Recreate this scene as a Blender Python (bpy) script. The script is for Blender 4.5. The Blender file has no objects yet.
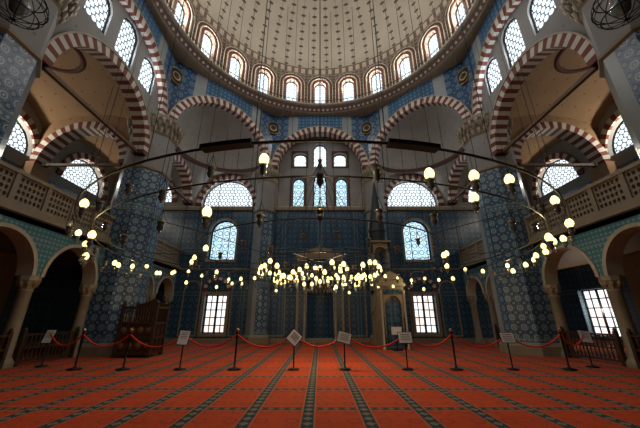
import bpy, math, random
from mathutils import Vector, Matrix
random.seed(5)
S = bpy.context.scene
COL = S.collection
pi = math.pi
sin, cos, sqrt = math.sin, math.cos, math.sqrt

# ------------------------------------------------------------------ materials
class V:
    def __init__(s, nt, sk): s.nt, s.sk = nt, sk
    def _m(s, op, b=None, c=None): return s.nt.math(op, s, b, c)
    def __add__(s, o): return s._m('ADD', o)
    def __sub__(s, o): return s._m('SUBTRACT', o)
    def __mul__(s, o): return s._m('MULTIPLY', o)
    def __truediv__(s, o): return s._m('DIVIDE', o)
    def __lt__(s, o): return s._m('LESS_THAN', o)
    def __gt__(s, o): return s._m('GREATER_THAN', o)
    def fr(s): return s._m('FRACT')
    def fl(s): return s._m('FLOOR')
    def ab(s): return s._m('ABSOLUTE')
    def sq(s): return s._m('SQRT')
    def mod(s, o): return s._m('MODULO', o)
    def mx(s, o): return s._m('MAXIMUM', o)
    def mn(s, o): return s._m('MINIMUM', o)

class NT:
    def __init__(s, name):
        s.m = bpy.data.materials.new(name); s.m.use_nodes = True
        s.t = s.m.node_tree; s.t.nodes.clear()
        s.out = s.t.nodes.new('ShaderNodeOutputMaterial')
        tc = s.t.nodes.new('ShaderNodeTexCoord')
        sp = s.t.nodes.new('ShaderNodeSeparateXYZ')
        s.t.links.new(tc.outputs['UV'], sp.inputs[0])
        s.u, s.v = V(s, sp.outputs[0]), V(s, sp.outputs[1])
        s.uvs = tc.outputs['UV']; s.obj = tc.outputs['Object']
    def put(s, sock, v):
        if isinstance(v, V): s.t.links.new(v.sk, sock)
        elif hasattr(v, 'is_output'): s.t.links.new(v, sock)
        elif isinstance(v, (tuple, list)): sock.default_value = (*v[:3], 1)
        else: sock.default_value = v
    def math(s, op, a, b=None, c=None):
        n = s.t.nodes.new('ShaderNodeMath'); n.operation = op
        for i, x in enumerate((a, b, c)):
            if x is not None: s.put(n.inputs[i], x)
        return V(s, n.outputs[0])
    def mix(s, f, a, b, mode='MIX'):
        n = s.t.nodes.new('ShaderNodeMix'); n.data_type = 'RGBA'; n.blend_type = mode
        s.put(n.inputs[0], f); s.put(n.inputs[6], a); s.put(n.inputs[7], b)
        return n.outputs[2]
    def noise(s, scale, detail=3, vec=None):
        n = s.t.nodes.new('ShaderNodeTexNoise'); n.inputs['Scale'].default_value = scale
        n.inputs['Detail'].default_value = detail
        s.t.links.new(vec or s.obj, n.inputs['Vector'])
        return V(s, n.outputs[0])
    def vor(s, scale):
        n = s.t.nodes.new('ShaderNodeTexVoronoi'); n.inputs['Scale'].default_value = scale
        s.t.links.new(s.uvs, n.inputs['Vector'])
        return n
    def surf(s, col, rough=.7, metal=0, spec=.4, bump=None, bs=.2):
        b = s.t.nodes.new('ShaderNodeBsdfPrincipled')
        s.put(b.inputs['Base Color'], col); s.put(b.inputs['Roughness'], rough)
        b.inputs['Metallic'].default_value = metal
        b.inputs['Specular IOR Level'].default_value = spec
        if bump is not None:
            bn = s.t.nodes.new('ShaderNodeBump'); bn.inputs['Strength'].default_value = bs
            bn.inputs['Distance'].default_value = .02
            s.put(bn.inputs['Height'], bump); s.t.links.new(bn.outputs[0], b.inputs['Normal'])
        s.t.links.new(b.outputs[0], s.out.inputs[0]); return s.m
    def emit(s, col, st):
        b = s.t.nodes.new('ShaderNodeEmission')
        s.put(b.inputs[0], col); s.put(b.inputs[1], st)
        s.t.links.new(b.outputs[0], s.out.inputs[0]); return s.m

def plain(name, col, rough=.6, metal=0, var=.25, sc=3):
    n = NT(name); f = n.noise(sc, 4)
    dk = tuple(c*(1-var) for c in col); lt = tuple(min(1, c*(1+var)) for c in col)
    return n.surf(n.mix(f, dk, lt), rough, metal)

def cell(n, u, v, s):
    a = ((u/s).fr()-.5).ab(); b = ((v/s).fr()-.5).ab()
    return a, b, a+b, (a*a+b*b).sq()

def tile(name, s, base, mid, lt, pu=2.4, pv=2.6, k=1.0, dim=.6):
    n = NT(name); u, v = n.u, n.v
    a, b, d, r = cell(n, u, v, s)
    c = n.mix((d-.5).ab() < .07, base, mid)
    c = n.mix((r-.24).ab() < .06, c, lt)
    c = n.mix(r < .10, c, lt)
    c = n.mix(((r-.42).ab() < .035), c, mid)
    a2, b2, d2, r2 = cell(n, u+s*.5, v+s*.5, s)
    c = n.mix(r2 < .13, c, lt)
    c = n.mix(r2 < .06, c, (.2, .035, .02))
    pa = ((u/pu).fr()-.5).ab(); pb = ((v/pv).fr()-.5).ab()
    m = (pa > .46).mx(pb > .465)
    bd = n.mix(((u/(s*.5)).fr()-.5).ab()+((v/(s*.5)).fr()-.5).ab() < .33, mid, lt)
    c = n.mix(m, c, bd)
    line = ((pa-.455).ab() < .008).mx((pb-.46).ab() < .008)
    c = n.mix(line, c, tuple(x*k for x in (.3, .34, .35)))
    f = n.noise(1.1, 3)
    c = n.mix(f*dim, c, (.01, .015, .025))
    return n.surf(c, .28, 0, .5)

M_TILE = tile('iznik_wall_tile', .34, (.010, .026, .075), (.022, .08, .17), (.07, .18, .23), 2.2, 2.55, .5, .55)
M_PIER = tile('iznik_pier_tile', .34, (.014, .042, .11), (.06, .15, .235), (.30, .40, .44), 50, 2.6, .8, .5)
M_SPAN = tile('iznik_spandrel_tile', .5, (.010, .045, .15), (.025, .11, .24), (.17, .27, .33), 40, 40)
M_ARCAD = tile('iznik_arcade_tile', .28, (.016, .07, .11), (.05, .18, .22), (.24, .34, .34), 40, 1.7, .8, .45)

def plaster(name, base, ornament, s=.9, wv=0):
    n = NT(name); a, b, d, r = cell(n, n.u, n.v, s)
    f = n.noise(1.3, 4)
    c = n.mix(f, tuple(x*.65 for x in base), base)
    c = n.mix(r < .06, c, ornament)
    return n.surf(c, .8)
M_PLAST = plaster('painted_plaster', (.26, .255, .25), (.2, .13, .1), .8)
M_VAULT = plaster('aisle_vault_plaster', (.34, .215, .12), (.14, .06, .025), .6)
M_SEMI = plaster('semidome_plaster', (.36, .355, .335), (.10, .08, .07), .45)
M_RED = plain('red_voussoir', (.13, .028, .02), .7)
M_WHITE = plain('white_voussoir', (.46, .44, .39), .7)
M_STONE = plain('grey_stone', (.19, .16, .115), .6)
M_MARB = plain('beige_marble', (.22, .18, .12), .45)
M_DARK = plain('dark_iron', (.010, .010, .012), .5, .6)
M_WOOD = plain('dark_walnut_wood', (.035, .016, .009), .5, 0, .5, 9)
M_TIE = plain('tie_beam_wood', (.10, .045, .02), .6)
M_CREAM = plain('cream_border', (.34, .30, .23), .7)
M_BROWN = plain('brown_painted_frame', (.08, .03, .02), .7)
M_ROPE = plain('red_rope', (.5, .02, .015), .8)
M_BRASS = plain('brass', (.35, .24, .1), .35, .9)
M_PAPER = plain('sign_paper', (.60, .62, .64), .8, 0, .08)
M_LEAD = plain('minbar_spire_lead', (.02, .024, .03), .5, .3)

n = NT('dome_lining')
u, v = n.u, n.v
a = ((u).fr()-.5).ab()
b = ((v/.50).fr()-.5).ab()
taper = ((v*-.085)+1.0).mx(.2)
rr = ((a*a*taper*taper*1.2)+(b*b)).sq()
f = n.noise(.8, 3)
c = n.mix(f, (.27, .235, .18), (.36, .325, .265))
c = n.mix((a < .025), c, (.20, .16, .12))
c = n.mix(((rr < .15)), c, (.07, .05, .04))
c = n.mix(((v-.35).ab() < .30), c, (.13, .08, .055))
c = n.mix((((v-.35).ab() < .2)*(((u*2).fr()-.5).ab() < .3)), c, (.36, .32, .25))
M_DOME = n.surf(c, .85)
n = NT('drum_lining')
a, b, d, r = cell(n, n.u, n.v, .28)
c = n.mix(d < .32, (.18, .145, .11), (.09, .045, .032))
M_DRUM = n.surf(c, .8)
n = NT('cornice_pattern')
a, b, d, r = cell(n, n.u, n.v, .3)
c = n.mix(r < .24, (.06, .028, .022), (.30, .26, .2))
M_CORN = n.surf(c, .7)
# carpet
n = NT('mosque_carpet')
u, v = n.u, n.v
us = (u+.16)/.80; a = (us.fr()-.5).ab()
seam = a > .398
vs = v/1.22; b = (vs.fr()-.5).ab()
band = b > .44; bandl = (b-.433).ab() < .010
seaml = (a-.392).ab() < .012
mo = (((v/.2).fr()-.5).ab() + ((a-.5).ab())*4.2) < .36
motif2 = (((u/.16).fr()-.5).ab() + (b-.5).ab()*6) < .34
f = n.noise(9, 4); f2 = n.noise(.45, 2)
red = n.mix(f, (.36, .042, .014), (.58, .090, .027))
red = n.mix(f2*.5, red, (.24, .026, .010))
fa, fb, fd, frr = cell(n, u+.16, v, .4)
red = n.mix((frr-.2).ab() < .035, red, (.25, .05, .03))
c = n.mix(band, red, (.035, .055, .06))
c = n.mix(band*motif2, c, (.26, .09, .05))
c = n.mix(bandl, c, (.34, .12, .065))
c = n.mix(seam, c, (.028, .045, .052))
c = n.mix(seam*mo, c, (.17, .14, .10))
c = n.mix(seaml, c, (.38, .12, .06))
M_CARPET = n.surf(c, .95, 0, .1, n.noise(60, 2), .3)

def lattice(name, s, bright, dark, st, off=0.40):
    n = NT(name); u, v = n.u, n.v
    row = (v/(s*.866)).fl()
    uu = u/s + row.mod(2)*.5
    a = (uu.fr()-.5).ab(); b = ((v/(s*.866)).fr()-.5).ab()
    r = (a*a+b*b*.75).sq()
    f = n.noise(.6, 2)
    br = n.mix(f, bright, tuple(x*.8 for x in bright))
    return n.emit(n.mix(r < off, dark, br), st)
M_LAT = lattice('lattice_glass_pane', .24, (.86, .95, 1.0), (.06, .085, .10), 1.7, .42)
M_LATD = lattice('drum_glass_pane', .2, (.88, .96, 1.0), (.16, .2, .22), 1.8, .44)
n = NT('stained_glass_pane')
vo = n.vor(5.5)
c = n.mix(.84, vo.outputs['Color'], (.55, .85, 1.0))
a, b, d, r = cell(n, n.u, n.v, .4)
c = n.mix((r-.33).ab() < .05, c, (.03, .05, .09))
c = n.mix((a > .47), c, (.02, .03, .05))
M_STAIN = n.emit(c, 1.4)
n = NT('clear_glass_pane')
f = n.noise(2.2, 4); f2 = n.noise(.9, 2)
c = n.mix((f-.5)*4, (.95, .95, .97), (.72, .42, .30))
c = n.mix((f2-.52)*3, c, (.8, .6, .48))
M_CLEAR = n.emit(c, 1.5)
n = NT('lamp_flame_bulb'); M_BULB = n.emit((1.0, .78, .31), 2.7)
n = NT('lamp_glass')
M_GLASS = n.surf((.10, .12, .12), .1, 0, .9)

# ------------------------------------------------------------------ builder
class B:
    def __init__(s, name, mats):
        s.name = name; s.mats = mats; s.V = []; s.F = []; s.UV = []; s.MI = []; s.SM = []
    def add(s, vs, fs, M=None, mi=0, uvs=None, smooth=False):
        o = len(s.V)
        vs = [Vector(p) for p in vs]
        for k, f in enumerate(fs):
            s.F.append([i+o for i in f]); s.SM.append(smooth)
            s.MI.append(mi[k] if isinstance(mi, list) else mi)
            if uvs is not None: s.UV += [uvs[k][j] for j in range(len(f))]
            else:
                nn = (vs[f[1]]-vs[f[0]]).cross(vs[f[-1]]-vs[f[0]])
                ax = max(range(3), key=lambda i: abs(nn[i]))
                for i in f:
                    p = vs[i]
                    s.UV.append((p.x, p.y) if ax == 2 else ((p.y, p.z) if ax == 0 else (p.x, p.z)))
        s.V += [(M @ p) if M is not None else p for p in vs]
        return s
    def box(s, c, d, M=None, mi=0):
        x, y, z = c; a, b, e = d[0]/2, d[1]/2, d[2]/2
        vs = [(x+i*a, y+j*b, z+k*e) for i in (-1, 1) for j in (-1, 1) for k in (-1, 1)]
        return s.add(vs, [(0, 1, 3, 2), (4, 6, 7, 5), (0, 4, 5, 1), (2, 3, 7, 6), (0, 2, 6, 4), (1, 5, 7, 3)], M, mi)
    def lathe(s, prof, n=24, M=None, mi=0, a0=0, a1=2*pi, smooth=True, ref=None, uvn=None):
        vs = []; fs = []; uv = []
        L = [0]
        for i in range(1, len(prof)): L.append(L[-1]+math.hypot(prof[i][0]-prof[i-1][0], prof[i][1]-prof[i-1][1]))
        R = ref or max(p[0] for p in prof)
        for k in range(n+1):
            t = a0+(a1-a0)*k/n
            for r, z in prof: vs.append((r*cos(t), r*sin(t), z))
        m = len(prof)
        for k in range(n):
            for i in range(m-1):
                fs.append((k*m+i, (k+1)*m+i, (k+1)*m+i+1, k*m+i+1))
                if uvn: x0, x1 = k/n*uvn, (k+1)/n*uvn
                else: x0, x1 = (a0+(a1-a0)*k/n)*R, (a0+(a1-a0)*(k+1)/n)*R
                uv.append([(x0, L[i]), (x1, L[i]), (x1, L[i+1]), (x0, L[i+1])])
        return s.add(vs, fs, M, mi, uv, smooth)
    def tube(s, pts, r, n=6, mi=0, M=None, closed=False):
        pts = [Vector(p) for p in pts]; vs = []; fs = []; N = len(pts)
        for i, p in enumerate(pts):
            if closed: d = pts[(i+1) % N]-pts[i-1]
            else: d = pts[min(i+1, N-1)]-pts[max(i-1, 0)]
            d.normalize()
            up = Vector((0, 0, 1)) if abs(d.z) < .95 else Vector((1, 0, 0))
            a = d.cross(up).normalized(); b = a.cross(d)
            rr = r[i] if isinstance(r, list) else r
            for k in range(n):
                t = 2*pi*k/n; vs.append(p+a*(rr*cos(t))+b*(rr*sin(t)))
        for i in range(N if closed else N-1):
            j = (i+1) % N
            for k in range(n):
                fs.append((i*n+k, i*n+(k+1) % n, j*n+(k+1) % n, j*n+k))
        return s.add(vs, fs, M, mi, None, True)
    def panel(s, outer, holes, M, t, mi=0):
        cu = bpy.data.curves.new('tmp', 'CURVE'); cu.dimensions = '2D'; cu.fill_mode = 'BOTH'; cu.extrude = t/2
        for pts in [outer]+list(holes):
            sp = cu.splines.new('POLY'); sp.points.add(len(pts)-1)
            for q, p in zip(sp.points, pts): q.co = (p[0], p[1], 0, 1)
            sp.use_cyclic_u = True
        ob = bpy.data.objects.new('tmp', cu); COL.objects.link(ob)
        me = bpy.data.meshes.new_from_object(ob)
        vs = [(v.co.x, v.co.y, v.co.z-t/2) for v in me.vertices]
        fs = [tuple(p.vertices) for p in me.polygons]
        bpy.data.objects.remove(ob); bpy.data.curves.remove(cu); bpy.data.meshes.remove(me)
        return s.add(vs, fs, M, mi)
    def poly(s, pts, M, w=0, mi=0):
        return s.add([(p[0], p[1], w) for p in pts], [tuple(range(len(pts)))], M, mi)
    def arch(s, u0, v0, rx, rz, band, n, w0, w1, M, mia=0, mib=1, a0=0, a1=pi):
        for k in range(n):
            t0 = a0+(a1-a0)*k/n; t1 = a0+(a1-a0)*(k+1)/n; tm = (t0+t1)/2
            vs = []
            for w in (w0, w1):
                for t in (t0, tm, t1):
                    vs.append((u0+rx*cos(t), v0+rz*sin(t), w))
                    vs.append((u0+(rx+band)*cos(t), v0+(rz+band)*sin(t), w))
            fs = [(6, 7, 9, 8), (8, 9, 11, 10), (0, 6, 8, 2), (2, 8, 10, 4), (1, 3, 9, 7), (3, 5, 11, 9),
                  (0, 2, 3, 1), (2, 4, 5, 3), (0, 1, 7, 6), (4, 10, 11, 5)]
            s.add(vs, fs, M, mia if k % 2 == 0 else mib)
        return s
    def done(s, parent=None, loc=None, rot=None):
        me = bpy.data.meshes.new(s.name)
        me.from_pydata([tuple(v) for v in s.V], [], s.F)
        ul = me.uv_layers.new(name='UVMap')
        ul.data.foreach_set('uv', [c for q in s.UV for c in q])
        for m in s.mats: me.materials.append(m)
        me.polygons.foreach_set('material_index', s.MI)
        me.polygons.foreach_set('use_smooth', s.SM)
        me.update()
        ob = bpy.data.objects.new(s.name, me); COL.objects.link(ob)
        if loc: ob.location = loc
        if rot: ob.rotation_euler = rot
        if parent: ob.parent = parent
        return ob

def empty(name, loc=(0, 0, 0)):
    e = bpy.data.objects.new(name, None); COL.objects.link(e); e.location = loc; return e

def frame(o, nrm):
    nv = Vector(nrm).normalized(); z = Vector((0, 0, 1)); u = z.cross(nv)
    M = Matrix.Identity(4)
    for i in range(3):
        M[i][0] = u[i]; M[i][1] = z[i]; M[i][2] = nv[i]; M[i][3] = o[i]
    return M
def arcpts(u0, v0, rx, rz=None, a0=0, a1=pi, n=20):
    rz = rz or rx
    return [(u0+rx*cos(a0+(a1-a0)*k/n), v0+rz*sin(a0+(a1-a0)*k/n)) for k in range(n+1)]
def awin(u, v0, v1, w, rz=None):
    rz = rz or w/2
    if v1-rz <= v0+1e-4: return arcpts(u, v0, w/2, v1-v0)
    return [(u-w/2, v0), (u+w/2, v0)] + arcpts(u, v1-rz, w/2, rz)
def rect(u0, u1, v0, v1): return [(u0, v0), (u1, v0), (u1, v1), (u0, v1)]

WN = [0]
def window(pane_pts, M, pm, w=-.3, bars=None, fw=.06, wood=M_DARK):
    WN[0] += 1
    b = B('window_%d' % WN[0], [pm, wood])
    b.poly(pane_pts, M, w, 0)
    us = [p[0] for p in pane_pts]; vs = [p[1] for p in pane_pts]
    cx, cy = (min(us)+max(us))/2, (min(vs)+max(vs))/2
    hx, hy = (max(us)-min(us))/2, (max(vs)-min(vs))/2
    inner = [(cx+(p[0]-cx)*(1-fw/hx), cy+(p[1]-cy)*(1-fw/hy)) for p in pane_pts]
    Mo = M @ Matrix.Translation((0, 0, w+.08))
    b.panel(pane_pts, [inner], Mo, .06, 1)
    if bars:
        nx, ny = bars
        for i in range(1, nx):
            x = cx-hx+2*hx*i/nx; b.box((x, cy, w+.04), (.05 if i*2 != nx else .12, 2*hy, .03), M, 1)
        for j in range(1, ny):
            y = cy-hy+2*hy*j/ny; b.box((cx, y, w+.04), (2*hx, .05, .03), M, 1)
    return b.done()

AP = 7.6; HS = AP*math.tan(pi/8)
YF = 8.4; XS = 13.5; XP = 8.15; XM = 7.76

# ------------------------------------------------------------------ floor
b = B('floor', [M_CARPET])
b.add([(-XS-.3, -11, 0), (XS+.3, -11, 0), (XS+.3, YF+.8, 0), (-XS-.3, YF+.8, 0)], [(0, 1, 2, 3)])
b.done()

# ------------------------------------------------------------------ far wall
MF = frame((0, YF, 0), (0, -1, 0))
sgn = 1 if (MF @ Vector((1, 0, 0))).x > 0 else -1
def fx(x): return x*sgn
holes = []; wins = []
def fw_(poly, pm, bars=None, w=-.3, fwid=.06):
    holes.append(poly); wins.append((poly, pm, bars, w, fwid))
for s_ in (-1, 1):
    fw_(awin(fx(1.4*s_), 7.9, 9.95, .8), M_STAIN, None)
    fw_(awin(fx(1.35*s_), 10.75, 11.8, .9, .25), M_LATD, None)
    fw_(awin(fx(5.9*s_), 7.9, 9.75, 3.2), M_LAT, None)
    fw_(awin(fx(5.9*s_), 4.5, 7.0, 1.6), M_STAIN, None)
    fw_(rect(fx(5.9*s_)-.62, fx(5.9*s_)+.62, .45, 2.5), M_CLEAR, (4, 5))
    fw_(awin(fx(10.8*s_), 8.2, 9.7, 2.7), M_LAT, None)
    fw_(awin(fx(10.6*s_), 4.9, 6.6, 1.0), M_STAIN, None)
fw_(awin(0, 7.9, 10.25, .85), M_STAIN, None)
fw_(awin(0, 10.75, 12.55, .95), M_LATD, None)
fw_(rect(fx(10.5)-.62, fx(10.5)+.62, .45, 2.5), M_CLEAR, (4, 5))
mih = [(-.75, .02), (.75, .02)] + arcpts(0, 2.9, .75, .95)
b = B('wall_far', [M_TILE, M_PLAST])
lowh = [h for h in holes if min(p[1] for p in h) < 7.5]
hih = [h for h in holes if min(p[1] for p in h) > 7.5]
b.panel(rect(-XS-.3, XS+.3, 0, 7.7), lowh+[mih], MF, .5, 0)
b.panel([(-XS-.3, 7.7), (XS+.3, 7.7), (XS+.3, 12.4), (8.3, 12.4), (8.3, 14.3), (-8.3, 14.3), (-8.3, 12.4), (-XS-.3, 12.4)], hih, MF, .5, 1)
b.done()
for poly, pm, bars, w, fwid in wins: window(poly, MF, pm, w, bars, fwid)
b = B('trim_1', [M_STONE, M_CREAM, M_RED, M_WHITE, M_BROWN])
b.box((0, 7.7, .08), (2*XS, .18, .16), MF, 0)
b.box((0, 7.84, .05), (2*XS, .06, .12), MF, 1)
for s_ in (-1, 1):
    b.arch(fx(5.9*s_), 7.9, 1.62, 1.87, .34, 29, 0, .10, MF, 2, 3)
    b.arch(fx(10.8*s_), 8.2, 1.37, 1.52, .3, 23, 0, .1, MF, 2, 3)
    o = [(fx(5.9*s_)-.92, 4.35), (fx(5.9*s_)+.92, 4.35)]+arcpts(fx(5.9*s_), 6.2, .92)
    b.panel(o, [awin(fx(5.9*s_), 4.5, 7.0, 1.6)], MF @ Matrix.Translation((0, 0, .06)), .06, 0)
    for X in ((5.9*s_, 10.5) if s_ > 0 else (5.9*s_,)):
        b.panel(rect(fx(X)-.78, fx(X)+.78, .3, 2.66), [rect(fx(X)-.62, fx(X)+.62, .45, 2.5)], MF @ Matrix.Translation((0, 0, .08)), .08, 0)
        b.arch(fx(X), 2.72, .6, .6, .18, 13, 0, .08, MF, 2, 3)
    for X, z0, z1, w_ in ((1.4*s_, 7.9, 9.95, .8), (1.35*s_, 10.75, 11.8, .9)):
        b.panel(rect(fx(X)-w_/2-.12, fx(X)+w_/2+.12, z0-.1, z1+.12), [awin(fx(X), z0, z1, w_, .25 if z0 > 10 else None)], MF @ Matrix.Translation((0, 0, .05)), .05, 4)
for X in (-7.3, -4.55, -2.45, 2.1, 4.6, 7.3):
    b.panel([(fx(X)-.5, .3), (fx(X)+.5, .3)]+arcpts(fx(X), 2.7, .5, .6), [[(fx(X)-.43, .37), (fx(X)+.43, .37)]+arcpts(fx(X), 2.7, .43, .53)], MF @ Matrix.Translation((0, 0, .04)), .04, 0)
b.box((0, 3.95, .03), (2*XS, .08, .06), MF, 0)
b.done()
b = B('baseboard_far', [M_STONE]); b.box((0, .11, .03), (2*XS, .22, .07), MF, 0); b.done()

# ------------------------------------------------------------------ mihrab
b = B('mihrab', [M_STONE, M_TILE, M_CREAM])
Mn = Matrix.Translation((0, YF, 0))
b.lathe([(.78, 0), (.78, 2.85)]+[(.78*cos(t), 2.85+1.0*sin(t)) for t in [pi/2*k/8 for k in range(1, 9)]], 10, Mn, 1, 0, pi, False)
MI2 = MF @ Matrix.Translation((0, 0, .3))
b.panel([(-1.2, 0), (-.72, 0), (-.72, 2.9)]+arcpts(0, 2.9, .72, .95, pi, 0)+[(.72, 0), (1.2, 0), (1.2, 4.5), (-1.2, 4.5)], [], MI2, .3, 1)
for s_ in (-1, 1): b.box((s_*1.26, 2.25, -.1), (.12, 4.5, .44), MI2, 0)
for z, w in ((4.5, 2.7), (4.62, 2.85)): b.box((0, z, .2), (w, .1, .5), MF, 0)
cr = [(-1.25, 4.66)]
for k in range(13):
    x = -1.25+2.5*k/12; cr.append((x, 4.8+.4*(1-abs(x)/1.25)+(.1 if k % 2 else 0)))
cr.append((1.25, 4.66)); b.panel(cr, [], MI2, .1, 0)
for k in range(5):
    rr = .72-.12*k; z = 2.75+.2*k
    nn = 9-k
    for j in range(nn):
        t = pi*(j+.5)/nn
        b.lathe([(.01, -.14), (.07, -.06), (.09, .08), (.0, .09)], 6, Matrix.Translation((rr*cos(t)*.95, YF+rr*sin(t)*.9, z)), 2)
for s_ in (-1, 1):
    b.lathe([(.11, 0), (.11, .15), (.07, .2), (.07, 2.5), (.11, 2.6), (.13, 2.8), (.13, 2.9)], 12, Matrix.Translation((.86*s_, YF-.34, 0)), 0)
b.done()

# ------------------------------------------------------------------ piers
def pier(x, y, r, tileh, engaged=False):
    b = B('pier_tiled', [M_PIER, M_PLAST, M_STONE, M_CREAM])
    Mr = Matrix.Rotation(pi/8, 4, 'Z')
    b.lathe([(r+.14, 0), (r+.14, .3), (r+.05, .4), (r, .42)], 8, Mr, 2, smooth=False)
    b.lathe([(r, .42), (r, tileh)], 8, Mr, 0, smooth=False)
    b.lathe([(r, tileh), (r+.08, tileh+.05), (r+.08, tileh+.14), (r, tileh+.2)], 8, Mr, 2, smooth=False)
    b.lathe([(r, tileh+.2), (r*.97, 9.3)], 8, Mr, 1, smooth=False)
    b.lathe([(r*.97, 9.3), (r+.02, 9.4), (r+.02, 9.5), (r+.1, 9.6), (r+.1, 9.75), (r+.18, 9.85), (r+.18, 10.0), (r+.26, 10.1), (r+.26, 10.25), (.2, 10.25)], 8, Mr, 2, smooth=False)
    for tier, (rr, zz) in enumerate(((r+.0, 9.5), (r+.08, 9.74), (r+.16, 9.98))):
        for k in range(24):
            t = 2*pi*(k+.5*(tier % 2))/24
            b.lathe([(.0, -.16), (.05, -.08), (.09, .06), (.09, .1)], 5, Matrix.Translation((rr*cos(t), rr*sin(t), zz)), 2 if tier % 2 else 3)
    return b.done(None, (x, y, 0))
for sx in (-1, 1):
    for sy in (-1, 1):
        pier(8.12*sx, 3.42*sy, 1.0, 7.4)
    pier(3.42*sx, 8.2, .62, 7.3)

# ------------------------------------------------------------------ octagon arches
b = B('octagon_arch_ring', [M_RED, M_WHITE, M_SPAN, M_CREAM])
for k in range(8):
    ph = pi/2+pi/4*k
    M = frame((AP*cos(ph), AP*sin(ph), 0), (-cos(ph), -sin(ph), 0))
    pts = [(-HS, 10.2)]+arcpts(0, 10.2, 2.8, None, pi, 0, 32)+[(HS, 10.2), (HS, 14.2), (-HS, 14.2)]
    dd = .15 if k in (2, 6) else .5
    b.panel(pts, [], M, dd, 2)
    b.arch(0, 10.2, 2.70, 2.70, .38, 49, -dd-.01, .07, M, 0, 1)
    b.arch(0, 10.2, 3.08, 3.08, .05, 30, 0, .09, M, 3, 3)
b.done()
for k in range(8):
    ph = pi/2+pi/8+pi/4*k; R = AP/cos(pi/8)-.08
    M = frame((R*cos(ph), R*sin(ph), 13.15), (-cos(ph), -sin(ph), -.0))
    b = B('calligraphy_roundel', [M_LEAD, M_BRASS])
    b.lathe([(0, .06), (.42, .06), (.42, 0)], 24, M, 0)
    b.lathe([(.42, 0), (.42, .08), (.46, .08), (.47, 0)], 24, M, 1)
    b.lathe([(.18, .06), (.2, .075), (.24, .06)], 20, M, 1)
    b.done()

# ------------------------------------------------------------------ dome
b = B('dome_cornice', [M_CORN, M_STONE, M_RED])
b.lathe([(8.5, 14.18), (7.38, 14.18), (7.3, 14.26)], 96, None, 1)
b.lathe([(7.3, 14.26), (7.15, 14.62)], 96, None, 0)
b.lathe([(7.15, 14.62), (7.05, 14.66), (7.05, 14.78), (7.5, 14.8)], 96, None, 1)
b.done()
b = B('dome_walkway_rail', [M_DARK])
for z in (14.8, 15.05): b.tube([(7.1*cos(2*pi*k/96), 7.1*sin(2*pi*k/96), z) for k in range(96)], .02, 5, closed=True)
for k in range(96): t = 2*pi*k/96; b.tube([(7.1*cos(t), 7.1*sin(t), 14.76), (7.1*cos(t), 7.1*sin(t), 15.05)], .014, 4)
b.done()
DA = 7.45; DH = DA*math.tan(pi/24)
b = B('dome_drum', [M_DRUM, M_BROWN, M_CREAM])
for k in range(24):
    ph = pi/2+2*pi*k/24
    M = frame((DA*cos(ph), DA*sin(ph), 0), (-cos(ph), -sin(ph), 0))
    hole = awin(0, 15.1, 17.0, .82)
    b.panel(rect(-DH, DH, 14.7, 17.7), [hole], M, .4, 0)
    b.panel([(-.60, 15.0), (.60, 15.0)]+arcpts(0, 16.59, .60), [hole], M @ Matrix.Translation((0, 0, .06)), .06, 1)
    b.panel([(-.67, 14.95), (-.60, 14.95)]+arcpts(0, 16.59, .60, None, pi, 0)+[(.60, 14.95), (.67, 14.95)]+arcpts(0, 16.59, .67), [], M @ Matrix.Translation((0, 0, .09)), .09, 2)
    b.panel([(-.84, 14.95), (-.67, 14.95)]+arcpts(0, 16.59, .67, None, pi, 0)+[(.67, 14.95), (.84, 14.95)]+arcpts(0, 16.59, .84), [], M @ Matrix.Translation((0, 0, .06)), .06, 1)
    b.panel([(-.88, 14.95), (-.84, 14.95)]+arcpts(0, 16.59, .84, None, pi, 0)+[(.84, 14.95), (.88, 14.95)]+arcpts(0, 16.59, .88), [], M @ Matrix.Translation((0, 0, .08)), .08, 2)
b.done()
for k in range(24):
    ph = pi/2+2*pi*k/24
    if sin(ph) < -.75: continue
    M = frame((DA*cos(ph), DA*sin(ph), 0), (-cos(ph), -sin(ph), 0))
    window(awin(0, 15.1, 17.0, .82), M, M_LATD, -.3, None, .05)
b = B('ceiling', [M_DOME, M_CREAM])
b.lathe([(DA/cos(pi/24)*cos(pi/2*k/20), 17.6+6.4*sin(pi/2*k/20)) for k in range(21)], 96, None, 0, uvn=48)
b.done()

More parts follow.
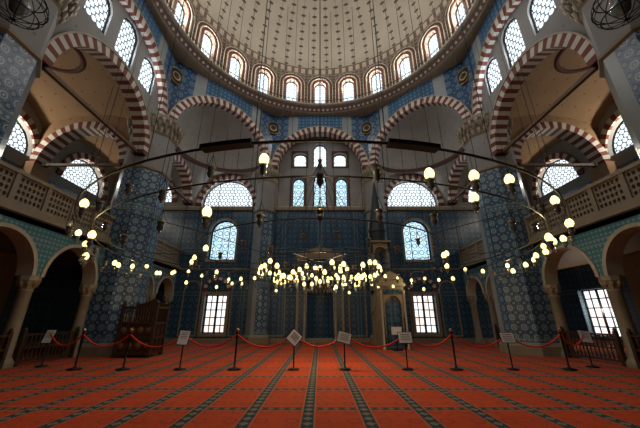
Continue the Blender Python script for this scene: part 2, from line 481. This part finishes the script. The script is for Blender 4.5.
# ------------------------------------------------------------------ semidomes + pendentives in four corners
for sx in (-1, 1):
    for sy in (-1, 1):
        b = B('corner_semidome', [M_SEMI, M_CREAM, M_BROWN])
        C = Vector((5.374*sx, 5.374*sy, 10.2)); R = 2.72
        dd = math.atan2(sy, sx)
        vs = []; fs = []; uv = []; NA, NE = 28, 12
        for i in range(NA+1):
            ph = dd-pi/2+pi*i/NA
            for j in range(NE+1):
                e = pi/2*j/NE
                vs.append(C+Vector((R*cos(e)*cos(ph), R*cos(e)*sin(ph), R*sin(e))))
        for i in range(NA):
            for j in range(NE):
                q = [(i, j), (i+1, j), (i+1, j+1), (i, j+1)]
                fs.append([a*(NE+1)+c for a, c in q]); uv.append([(a/NA*8.4, c/NE*4.2) for a, c in q])
        b.add(vs, fs, None, 0, uv, True)
        vs = []; fs = []; uv = []; NA2, NE2 = 48, 6
        for i in range(NA2+1):
            ph = dd-pi/2+pi*i/NA2; dx, dy = cos(ph), sin(ph)
            tx = (XP-5.374)/max(1e-6, dx*sx) if dx*sx > 1e-6 else 1e9
            ty = (YF-5.374)/max(1e-6, dy*sy) if dy*sy > 1e-6 else 1e9
            t = min(tx, ty)
            P = C+Vector((dx*t, dy*t, 0))
            sdist = abs(P.x) if ty < tx else abs(P.y)
            c0 = 5.9 if ty < tx else 6.2
            q = (sdist-c0)/(1.98)
            zw = 8.0+2.2*sqrt(max(0, 1-q*q))
            t = max(t, R+.02)
            for j in range(NE2+1):
                g = j/NE2
                rr = R+(t-R)*g; z = 10.2+(zw-10.2)*(g**1.6)
                vs.append((C.x+dx*rr, C.y+dy*rr, z))
        for i in range(NA2):
            for j in range(NE2):
                q = [(i, j), (i, j+1), (i+1, j+1), (i+1, j)]
                fs.append([a*(NE2+1)+c for a, c in q]); uv.append([(a/NA2*8.4, c/NE2*2) for a, c in q])
        b.add(vs, fs, None, 0, uv, True)
        Mc = Matrix.Translation((C.x, C.y, 0))
        b.lathe([(R+.05, 10.1), (R-.1, 10.14), (R-.14, 10.3), (R+.03, 10.36)], 28, Mc, 2, dd-pi/2, dd+pi/2, uvn=None)
        b.done()

# ------------------------------------------------------------------ side planes
for sx, nm in ((-1, 'left'), (1, 'right')):
    M = frame((XP*sx, 0, 0), (-sx, 0, 0)); Mm = frame((XM*sx, 0, 0), (-sx, 0, 0))
    su_ = 1 if (M @ Vector((1, 0, 0))).y > 0 else -1
    b = B('wall_%s_nave' % nm, [M_PLAST, M_RED, M_WHITE, M_CREAM])
    for c_ in (-1, 1):
        e0, e1 = sorted((c_*3.6, c_*YF)); cy = 6.3*c_
        b.panel([(e0, 8.0)]+arcpts(cy, 8.0, 1.75, None, pi, 0, 24)+[(e1, 8.0), (e1, 12.4), (e0, 12.4)], [], M, .4, 0)
    tw = [awin(-1.5, 10.82, 12.38, 1.0), awin(0, 10.82, 12.78, 1.02), awin(1.5, 10.82, 12.38, 1.0)]
    b.panel([(-3.3, 8.0)]+arcpts(0, 8.0, 2.3, None, pi, 0, 30)+[(3.3, 8.0), (3.3, 10.3), (3.0, 10.3), (3.0, 13.2), (-3.0, 13.2), (-3.0, 10.3), (-3.3, 10.3)], tw, Mm, .4, 0)
    for cy, r, nn, MM in ((-6.3, 1.72, 27, M), (0, 2.26, 39, Mm), (6.3, 1.72, 27, M)):
        b.arch(cy, 8.0, r, r, .36, nn, -.45, .07, MM, 1, 2)
        b.arch(cy, 8.0, r+.36, r+.36, .05, 24, 0, .1, MM, 3, 3)
    b.done()
    for h in tw: window(h, Mm, M_LAT, -.16, None, .05)
    Mo = frame((XS*sx, 0, 0), (-sx, 0, 0))
    b = B('wall_%s' % nm, [M_TILE, M_PLAST, M_RED, M_WHITE])
    hl = []
    ys = [(-1.75, 1.25, 8.3), (1.85, 1.25, 8.3), (6.3, 1.45, 8.2)]
    for y, r, z in ys: hl.append(awin(y*su_, z, z+r*1.15, 2*r))
    low = [awin(y*su_, 4.9, 6.6, 1.1) for y in (2.0, 6.3)]
    if sx > 0: low.append(rect(6.2-.8 if su_ > 0 else -7.0, 7.0 if su_ > 0 else -5.4, .4, 2.6))
    b.panel(rect(-11, YF, 0, 7.7), low, Mo, .5, 0)
    b.panel(rect(-11, YF, 7.7, 12.4), hl, Mo, .5, 1)
    for y, r, z in ys: b.arch(y*su_, z, r+.03, r*1.15+.03, .32, 21, 0, .1, Mo, 2, 3)
    b.done()
    for h in hl: window(h, Mo, M_LAT, -.3)
    for i, h in enumerate(low): window(h, Mo, M_STAIN if i < 2 else M_CLEAR, -.3, None if i < 2 else (4, 5))
    b = B('baseboard_%s' % nm, [M_MARB]); b.box((-1, .11, .03), (19, .22, .06), Mo, 0); b.done()
    for y in (-3.42, 3.42):
        b = B('aisle_transverse_arch', [M_VAULT, M_RED, M_WHITE])
        Mt = frame((0, y-.25, 0), (0, -1, 0)); q = 1 if (Mt @ Vector((1, 0, 0))).x > 0 else -1
        cx = 11.25*sx*q; r = 1.95
        x0, x1 = sorted((8.4*sx*q, XS*sx*q))
        pts = [(x0, 8.0)]+arcpts(cx, 8.0, r, None, pi, 0, 24)+[(x1, 8.0), (x1, 12.4), (x0, 12.4)]
        b.panel(pts, [], Mt, .5, 0)
        b.arch(cx, 8.0, r-.03, r-.03, .36, 33, -.57, .07, Mt, 1, 2)
        b.box((13.3*sx, y, 4.0), (.5, .9, 8.0), None, 0)
        b.done()
    for (y0, y1) in ((-11, -3.6), (-3.3, 3.3), (3.6, YF)):
        b = B('aisle_vault', [M_VAULT, M_BROWN])
        cx, cy = (XP+.2+XS)/2*sx, (y0+y1)/2; hx, hy = (XS-XP-.2)/2+.1, (y1-y0)/2+.1
        R = sqrt(hx*hx+hy*hy)+.15; kz = .62 if hy < 3 else .58
        NN = 18; vs = []; fs = []; uv = []
        for i in range(NN+1):
            for j in range(NN+1):
                x = -hx+2*hx*i/NN; yy = -hy+2*hy*j/NN
                vs.append((cx+x, cy+yy, 8.9+kz*sqrt(max(0, R*R-x*x-yy*yy))))
        for i in range(NN):
            for j in range(NN):
                fs.append((i*(NN+1)+j, (i+1)*(NN+1)+j, (i+1)*(NN+1)+j+1, i*(NN+1)+j+1))
        b.add(vs, fs, None, 0, None, True)
        zc = 8.9+kz*sqrt(R*R-1.2)-.03
        b.lathe([(1.05, zc+.02), (1.1, zc-.05), (1.2, zc-.05), (1.25, zc)], 32, Matrix.Translation((cx, cy, 0)), 1)
        b.done()
    for (p, q2) in (((XM+.2, -2.4), (XM+.2, 2.4)), ((XP, 4.4), (XP, 8.3)), ((9.1, 3.42), (13.1, 3.42)), ((8.9, -3.42), (13.1, -3.42))):
        b = B('tie_beam', [M_TIE, M_DARK])
        zt = 8.05
        a_ = Vector((p[0]*sx, p[1], zt)); c_ = Vector((q2[0]*sx, q2[1], zt))
        d_ = (c_-a_); L_ = d_.length; ang = math.atan2(d_.y, d_.x)
        Mt = Matrix.Translation((a_+c_)/2) @ Matrix.Rotation(ang, 4, 'Z')
        b.box((0, 0, 0), (L_, .12, .12), Mt, 0)
        for e in (-1, 1): b.box((e*(L_/2-.1), 0, 0), (.14, .18, .18), Mt, 1)
        b.done()

    # ---------------------------------------------------------- gallery
    g = empty('gallery')
    XG = 8.35
    Mg = frame((XG*sx, 0, 0), (-sx, 0, 0)); q = 1 if (Mg @ Vector((1, 0, 0))).y > 0 else -1
    b = B('gallery_slab', [M_STONE, M_VAULT]); b.box(((XG+XS)/2*sx, -1.3, 3.95), (XS-XG, 19.4, .3), None, 0); b.done(g)
    b = B('gallery_arcade', [M_ARCAD, M_WHITE, M_STONE, M_CREAM])
    def arcade(y0, y1, cs, r):
        cs = sorted([c*q for c in cs]); a0, a1 = sorted((y0*q, y1*q))
        pts = [(a0, 2.4)]
        for c in cs: pts += arcpts(c, 2.4, r, r*1.1, pi, 0, 18)
        pts += [(a1, 2.4), (a1, 4.0), (a0, 4.0)]
        b.panel(pts, [], Mg, .4, 0)
        for c in cs: b.arch(c, 2.4, r-.03, r*1.1-.03, .11, 17, -.44, .05, Mg, 3, 3)
        b.box(((a0+a1)/2, 4.0, .06), (a1-a0, .10, .24), Mg, 2)
        b.box(((a0+a1)/2, 4.14, .03), (a1-a0, .18, .14), Mg, 2)
    arcade(-2.45, 2.45, (-1.22, 1.22), 1.05)
    arcade(4.35, YF, (5.35, 7.4), .85)
    arcade(-8.4, -4.35, (-5.35, -7.4), .85)
    b.done(g)
    b = B('gallery_columns', [M_STONE, M_MARB])
    for y in (0, 6.37, -6.37, 2.3, -2.3, 4.55, 8.2):
        b.lathe([(.26, 0), (.26, .12), (.2, .2), (.17, .24), (.155, 1.95), (.18, 1.99), (.16, 2.03)], 16, Matrix.Translation(((XG+.18)*sx, y, 0)), 0)
        b.lathe([(.16, 2.03), (.2, 2.15), (.27, 2.28), (.27, 2.4)], 8, Matrix.Translation(((XG+.18)*sx, y, 0)), 1, smooth=False)
        for k in range(8):
            t = 2*pi*k/8; b.lathe([(0, -.12), (.04, -.06), (.07, .05), (0, .07)], 5, Matrix.Translation(((XG+.18)*sx+.2*cos(t), y+.2*sin(t), 2.2)), 1)
    b.done(g)
    b = B('gallery_balustrade', [M_STONE, M_MARB])
    for (y0, y1) in ((-2.45, 2.45), (4.35, YF), (-8.4, -4.35)):
        nmod = max(1, round((y1-y0)/1.0)); L = (y1-y0)/nmod
        for i in range(nmod):
            c = (y0+L*(i+.5))*q; hs = []
            for jx in range(6):
                for jz in range(4):
                    hxw = (L-.2)/6; cu_ = c-(L-.2)/2+hxw*(jx+.5); cz = 4.33+.18*jz+.03
                    hs.append([(cu_+.40*hxw*cos(pi/3*m+pi/6), cz+.07*sin(pi/3*m+pi/6)) for m in range(6)])
            b.panel(rect(c-L/2+.04, c+L/2-.04, 4.22, 5.02), hs, Mg, .08, 0)
            b.box((c-L/2, 4.68, -.03), (.14, .95, .16), Mg, 0)
        b.box(((y0+y1)/2*q, 5.06, -.03), (y1-y0, .1, .2), Mg, 1)
    b.done(g)
    for (y0, y1) in ((-2.3, 0), (0, 2.3), (4.6, 6.3)):
        b = B('wooden_railing', [M_WOOD])
        for z in (.12, .45, .8): b.box((XG*sx, (y0+y1)/2, z), (.06, y1-y0-.35, .05))
        k = int((y1-y0)/.16)
        for i in range(k+1):
            yy = y0+.2+(y1-y0-.4)*i/k
            b.lathe([(.016, .1), (.026, .22), (.014, .3), (.026, .45), (.014, .58), (.024, .7), (.016, .8)], 6, Matrix.Translation((XG*sx, yy, 0)))
        for e in (y0+.2, y1-.2): b.box((XG*sx, e, .45), (.09, .09, .9)); b.lathe([(0, 1.0), (.05, .95), (.035, .9)], 8, Matrix.Translation((XG*sx, e, 0)))
        b.done()

# ------------------------------------------------------------------ minbar
g = empty('minbar', (3.2, 0, 0))
W = .52
b = B('portal', [M_MARB, M_CREAM, M_TILE])
Mp = frame((0, 4.6, 0), (0, -1, 0))
b.panel([(-W, 0), (-.36, 0), (-.36, 1.75)]+arcpts(0, 1.75, .36, .42, pi, 0)+[(.36, 0), (W, 0), (W, 2.6), (-W, 2.6)], [], Mp, .22, 0)
b.box((0, 2.64, -.1), (1.2, .1, .36), Mp, 0); b.box((0, 2.36, .01), (.8, .22, .02), Mp, 2)
cr = [(-.55, 2.69)]+[(-.55+1.1*k/12, 2.85+.35*cos((k/12-.5)*pi)+(.06 if k % 2 else 0)) for k in range(13)]+[(.55, 2.69)]
b.panel(cr, [], Mp @ Matrix.Translation((0, 0, -.05)), .1, 0)
for s_ in (-1, 1): b.lathe([(.07, 0), (.07, .1), (.045, .14), (.045, 2.2), (.07, 2.3), (.07, 2.4)], 10, Matrix.Translation((s_*.5, 4.56, 0)), 1)
b.box((0, .95, -.12), (.72, 1.9, .05), Mp, 2)
b.done(g)
b = B('stairs', [M_MARB])
for i in range(9): b.box((0, 4.95+.17*i+.5, .14*(i+1)), (.8, 1.0, .28*(i+1)), Matrix.Identity(4))
b.V = [Vector((v.x, min(v.y, 6.5), v.z)) for v in b.V]
b.done(g)
for s_ in (-1, 1):
    b = B('side_panel', [M_MARB, M_CREAM])
    Ms = frame((s_*.48, 0, 0), (s_, 0, 0)); q = 1 if (Ms @ Vector((1, 0, 0))).y > 0 else -1
    o = [(4.6*q, 0), (7.3*q, 0), (7.3*q, 2.6), (6.4*q, 2.6), (4.6*q, .5)]
    hs = [awin(6.85*q, .1, 1.6, .5)]+[awin(yy*q, .25, h, .24) for yy, h in ((5.15, .8), (5.5, 1.15), (5.85, 1.5), (6.2, 1.8))]
    b.panel(o, hs, Ms, .1, 0)
    o = [(4.6*q, .5), (6.4*q, 2.6), (7.3*q, 2.6), (7.3*q, 3.3), (6.3*q, 3.3), (4.6*q, 1.3)]
    hs = []
    for i in range(7):
        yy = 4.8+.22*i; z = .62+(yy-4.6)*1.17
        hs.append([((yy-.07)*q, z+.08), ((yy+.07)*q, z+.24), ((yy+.07)*q, z+.6), ((yy-.07)*q, z+.44)])
    b.panel(o, hs, Ms, .07, 0)
    b.done(g)
b = B('tower', [M_MARB, M_LEAD, M_BRASS, M_CREAM])
b.box((0, 6.85, 2.5), (.96, .9, .2), None, 0)
for sx in (-1, 1):
    for sy in (-1, 1):
        b.lathe([(.07, 2.6), (.05, 2.7), (.05, 4.3), (.08, 4.45)], 10, Matrix.Translation((.42*sx, 6.85+.4*sy, 0)), 0)
for d_ in ((0, -1, 0), (1, 0, 0), (-1, 0, 0), (0, 1, 0)):
    Mt = frame((d_[0]*.46, 6.85+d_[1]*.46, 0), d_)
    b.panel([(-.46, 4.4)]+arcpts(0, 4.4, .36, .4, pi, 0)+[(.46, 4.4), (.46, 5.05), (-.46, 5.05)], [], Mt, .06, 0)
b.box((0, 6.85, 5.1), (1.12, 1.12, .1), None, 0)
Mc = Matrix.Translation((0, 6.85, 0))
b.lathe([(.45, 5.15), (.45, 5.7), (.5, 5.75), (.46, 5.85), (.32, 6.8), (.17, 7.9), (.03, 8.8)], 8, Mc, 1, smooth=False)
b.lathe([(.03, 8.75), (.1, 8.9), (.03, 9.0), (.07, 9.12), (.02, 9.2), (.01, 9.6)], 10, Mc, 2)
b.done(g)
b = B('notice_board', [M_DARK, M_PAPER])
b.box((-.02, 4.3, .75), (.42, .03, .3), None, 1); b.box((-.02, 4.33, .55), (.04, .04, 1.1), None, 0); b.box((-.02, 4.33, .02), (.34, .25, .04), None, 0)
b.done(g)

# ------------------------------------------------------------------ preacher's chair
b = B('preachers_pulpit', [M_WOOD, M_TIE])
w, d = 1.12, .9
for sx in (-1, 1):
    for sy in (-1, 1):
        b.box((sx*w/2, sy*d/2, .85), (.1, .1, 1.7)); b.lathe([(0, 1.86), (.05, 1.8), (.06, 1.74), (.03, 1.7)], 8, Matrix.Translation((sx*w/2, sy*d/2, 0)))
for z in (.12, .6, 1.08, 1.6):
    for sy in (-1, 1): b.box((0, sy*d/2, z), (w, .07, .08))
    for sx in (-1, 1): b.box((sx*w/2, 0, z), (.07, d, .08))
for sy in (-1, 1):
    b.box((0, sy*(d/2-.02), .6), (w, .03, 1.0), None, 0)
    for i in range(1, 4): b.box((-w/2+w*i/4, sy*d/2, .6), (.05, .06, 1.0))
    for i in range(4):
        for z in (.35, .84):
            b.lathe([(0, .03), (.1, .02), (.12, 0)], 8, frame((-w/2+w*(i+.5)/4, sy*d/2, z), (0, sy, 0)), 1)
for sx in (-1, 1):
    b.box((sx*(w/2-.02), 0, .6), (.03, d, 1.0), None, 0)
    for i in range(1, 3): b.box((sx*w/2, -d/2+d*i/3, .6), (.06, .05, 1.0))
b.box((0, 0, 1.08), (w, d, .06))
for i in range(12):
    x = -w/2+w*(i+.5)/12
    for sy in (-1, 1): b.lathe([(.02, 1.1), (.035, 1.22), (.015, 1.35), (.035, 1.48), (.02, 1.6)], 6, Matrix.Translation((x, sy*d/2, 0)))
b.box((0, d/2, 1.35), (w, .04, .5), None, 0)
b.panel([(-.55, 1.6), (.55, 1.6), (.5, 1.75), (.25, 1.82), (0, 1.95), (-.25, 1.82), (-.5, 1.75)], [], frame((0, d/2, 0), (0, -1, 0)), .05)
b.done(None, (-6.34, 2.5, 0), (0, 0, .06))

# ------------------------------------------------------------------ barrier: posts, signs, ropes
YB = -.3
pts = []
def stanchion(x, y):
    b = B('barrier_post', [M_DARK, M_BRASS])
    b.lathe([(0, .0), (.17, 0), (.17, .025), (.06, .05), (.025, .08), (.022, .86), (.035, .87), (.035, .9), (.02, .91)], 14, None, 0)
    b.lathe([(.02, .9), (.045, .94), (.045, .97), (0, 1.0)], 12, None, 1)
    b.done(None, (x, y, 0)); pts.append((x, y))
def sign(x, y, tilt, w=.34, h=.24, rope=True):
    b = B('visitor_notice_stand', [M_DARK, M_PAPER, M_WOOD])
    b.lathe([(0, 0), (.15, 0), (.15, .025), (.03, .05), (.018, .08), (.018, .68)], 12, None, 0)
    Ms = Matrix.Translation((0, -.03, .76)) @ Matrix.Rotation(tilt, 4, 'Y') @ Matrix.Rotation(-.3, 4, 'X')
    b.box((0, 0, 0), (w+.03, .015, h+.03), Ms, 0); b.box((0, -.01, 0), (w, .012, h), Ms, 1)
    for k in range(4): b.box((0, -.018, h/2-.05-k*.045), (w*.7, .003, .012), Ms, 2)
    b.done(None, (x, y, 0))
    if rope: pts.append((x, y))
sign(-7.6, .2, 0, .24, .34); stanchion(-6.3, YB); stanchion(-5.05, YB); sign(-3.6, YB, .05, .26, .34); stanchion(-2.2, YB)
sign(-.68, YB, .7, .3, .3); sign(.64, YB, .25, .34, .26); sign(2.25, YB, 0, .34, .26)
stanchion(3.5, YB); sign(4.95, YB, .0); stanchion(6.4, YB); sign(7.35, .1, .1, .3, .3)
for (x0, y0), (x1, y1) in zip(pts[:-1], pts[1:]):
    b = B('barrier_rope', [M_ROPE])
    L = abs(x1-x0); sag = .22+.06*L
    b.tube([(x0+(x1-x0)*k/14, y0+(y1-y0)*k/14, .84-sag*4*(k/14)*(1-k/14)) for k in range(15)], .022, 6)
    b.done()

# ------------------------------------------------------------------ great chandelier
g = empty('ring_chandelier', (0, 0, 0))
ir = B('iron_rings', [M_DARK]); gl = B('lamp_glasses', [M_GLASS, M_BRASS]); bu = B('lamp_bulbs', [M_BULB])
def dome_z(r): return 17.6+6.4*sqrt(max(0, 1-(r/7.5)**2))
LS = .66
def lamp(x, y, zr, drop, lit):
    ir.tube([(x, y, zr), (x, y, zr-drop+.08)], .004, 3)
    M = Matrix.Translation((x, y, zr-drop)) @ Matrix.Scale(LS, 4)
    for k in range(3):
        t = 2*pi*k/3; ir.tube([(x, y, zr-drop+.1), (x+.057*cos(t), y+.057*sin(t), zr-drop-.07)], .004, 3)
    gl.lathe([(.075, -.12), (.06, -.15), (.05, -.18), (.065, -.21), (.065, -.24), (.04, -.28), (.012, -.31), (.02, -.33), (0, -.34)], 10, M, 0)
    gl.lathe([(.077, -.12), (.08, -.105), (.072, -.10)], 10, M, 1)
    if lit:
        bu.lathe([(0, .12), (.04, .10), (.075, .05), (.088, 0), (.08, -.05), (.05, -.10), (0, -.125)], 10, M, 0)
def ring(r, z, n, drop, plit, pr=.022, h=.0, vary=.0):
    N = 96
    ir.tube([(r*cos(2*pi*k/N), r*sin(2*pi*k/N), z) for k in range(N)], pr, 6, closed=True)
    if h: ir.tube([(r*cos(2*pi*k/N), r*sin(2*pi*k/N), z+h) for k in range(N)], pr*.6, 5, closed=True)
    for k in range(n):
        t = 2*pi*(k+.5)/n
        lamp(r*cos(t), r*sin(t), z, drop+random.uniform(-vary, vary), random.random() < (plit if sin(t) > -.75 else plit*.5))
        if h: ir.tube([(r*cos(t), r*sin(t), z), (r*cos(t+.03), r*sin(t+.03), z+h)], .008, 4)
ring(5.8, 3.15, 58, .34, .75, .018, .0, .14)
ring(5.5, 2.85, 50, .3, .7, .012, 0, .2)
ring(3.5, 3.0, 36, .3, .4, .015, 0, .15)
ring(1.75, 2.75, 38, .2, 1, .016, .12, .12)
ring(1.3, 2.5, 30, .18, 1, .014, 0, .12)
ring(.8, 2.7, 20, .2, 1, .014, 0, .12)
for k in range(16):
    t = 2*pi*k/16
    ir.tube([(.5*cos(t), .5*sin(t), 2.8), (1.7*cos(t), 1.7*sin(t), 2.75)], .01, 4)
    if k % 2 == 0:
        ir.tube([(1.7*cos(t), 1.7*sin(t), 2.75), (3.5*cos(t), 3.5*sin(t), 3.0), (5.8*cos(t), 5.8*sin(t), 3.15)], .008, 4)
for k in range(24):
    t = 2*pi*(k+.5)/24; r = 5.8
    rad = .006 if sin(t) < 0 else .012
    ir.tube([(r*cos(t), r*sin(t), 3.15), (r*cos(t), r*sin(t), dome_z(r))], rad, 4)
for k in range(8):
    t = 2*pi*(k+.5)/8
    ir.tube([(3.5*cos(t), 3.5*sin(t), 3.0), (3.5*cos(t), 3.5*sin(t), dome_z(3.5))], .009, 4)
    ir.tube([(1.7*cos(t), 1.7*sin(t), 2.8), (0, 0, 6.2)], .01, 4)
ir.tube([(0, 0, 2.7), (0, 0, 23.8)], .022, 6)
ir.lathe([(0, 6.4), (.08, 6.3), (.05, 6.2), (.1, 6.05), (0, 5.95)], 10)
for t0 in (-pi/2-.19, -pi/2+.19):
    vs = []
    for k in range(5):
        t = t0-.055+.11*k/4
        for rr in (5.74, 5.86):
            for z in (3.125, 3.18): vs.append((rr*cos(t), rr*sin(t), z))
    fs = []
    for k in range(4):
        o = k*4; fs += [(o, o+4, o+5, o+1), (o+2, o+3, o+7, o+6), (o, o+2, o+6, o+4), (o+1, o+5, o+7, o+3)]
    fs += [(0, 1, 3, 2), (16, 18, 19, 17)]
    ir.add(vs, fs)
ir.done(g); gl.done(g); bu.done(g)

# iron basket lamps hanging near the front corners
for sx in (-1, 1):
    g = empty('wrought_iron_lantern', (6.0*sx, -4.6, 7.15))
    b = B('cage', [M_DARK])
    for k in range(10):
        t = 2*pi*k/10
        b.tube([(.42*sin(a)*cos(t), .42*sin(a)*sin(t), .42*cos(a)) for a in [pi*j/12 for j in range(13)]], .010, 4)
    for a in (pi*.3, pi*.5, pi*.7):
        b.tube([(.42*sin(a)*cos(2*pi*k/24), .42*sin(a)*sin(2*pi*k/24), .42*cos(a)) for k in range(24)], .014, 4, closed=True)
    b.tube([(0, 0, .4), (0, 0, 7)], .012, 4); b.lathe([(0, .55), (.08, .5), (.1, .42), (.03, .38)], 8)
    b.done(g)
    b = B('glass', [M_GLASS]); b.lathe([(0, .2), (.1, .15), (.17, 0), (.12, -.2), (0, -.3)], 12); b.done(g)

# ------------------------------------------------------------------ daylight through the windows
def plight(name, loc, e, col=(.85, .93, 1), r=.06):
    l = bpy.data.lights.new(name, 'POINT'); l.energy = e; l.color = col; l.shadow_soft_size = r
    o = bpy.data.objects.new(name, l); o.location = loc; COL.objects.link(o); return o
for k in range(24):
    ph = pi/2+2*pi*k/24
    plight('drum_daylight', ((DA-.08)*cos(ph), (DA-.08)*sin(ph), 16.3), 135, (1, .96, .9))
for sx in (-1, 1):
    for y in (-1.5, 0, 1.5): plight('tympanum_daylight', ((XM-.02)*sx, y, 11.6), 32)
    plight('lunette_daylight', (5.9*sx, YF+.1, 8.6), 40)
    plight('lunette_daylight', ((XS+.1)*sx, 1.85, 9.0), 120, (1, .88, .7))
    plight('lunette_daylight', ((XS+.1)*sx, -1.75, 9.0), 80, (1, .88, .7))
    plight('lunette_daylight', ((XS+.1)*sx, 6.3, 9.0), 80, (1, .88, .7))
plight('chandelier_glow', (0, 0, 2.1), 150, (1, .72, .38), .05)
for k in range(8):
    t = 2*pi*k/8
    plight('chandelier_glow', (5.65*cos(t), 5.65*sin(t), 2.75), 18, (1, .72, .38), .04)
plight('side_window_daylight', (XS+.1, 6.2, 1.6), 80, (1, .75, .55))

w = bpy.data.worlds.new('sky'); S.world = w; w.use_nodes = True
bg = w.node_tree.nodes['Background']; bg.inputs[0].default_value = (.8, .88, 1, 1); bg.inputs[1].default_value = .02

# ------------------------------------------------------------------ camera
cd = bpy.data.cameras.new('camera'); cam = bpy.data.objects.new('camera', cd); COL.objects.link(cam)
cd.sensor_width = 36; cd.lens = 16.2; cd.clip_start = .05
cam.location = (0, -8.6, 1.25); cam.rotation_euler = (math.radians(90+19.85), 0, 0)
S.camera = cam
try:
    S.view_settings.view_transform = 'Standard'
except Exception: pass
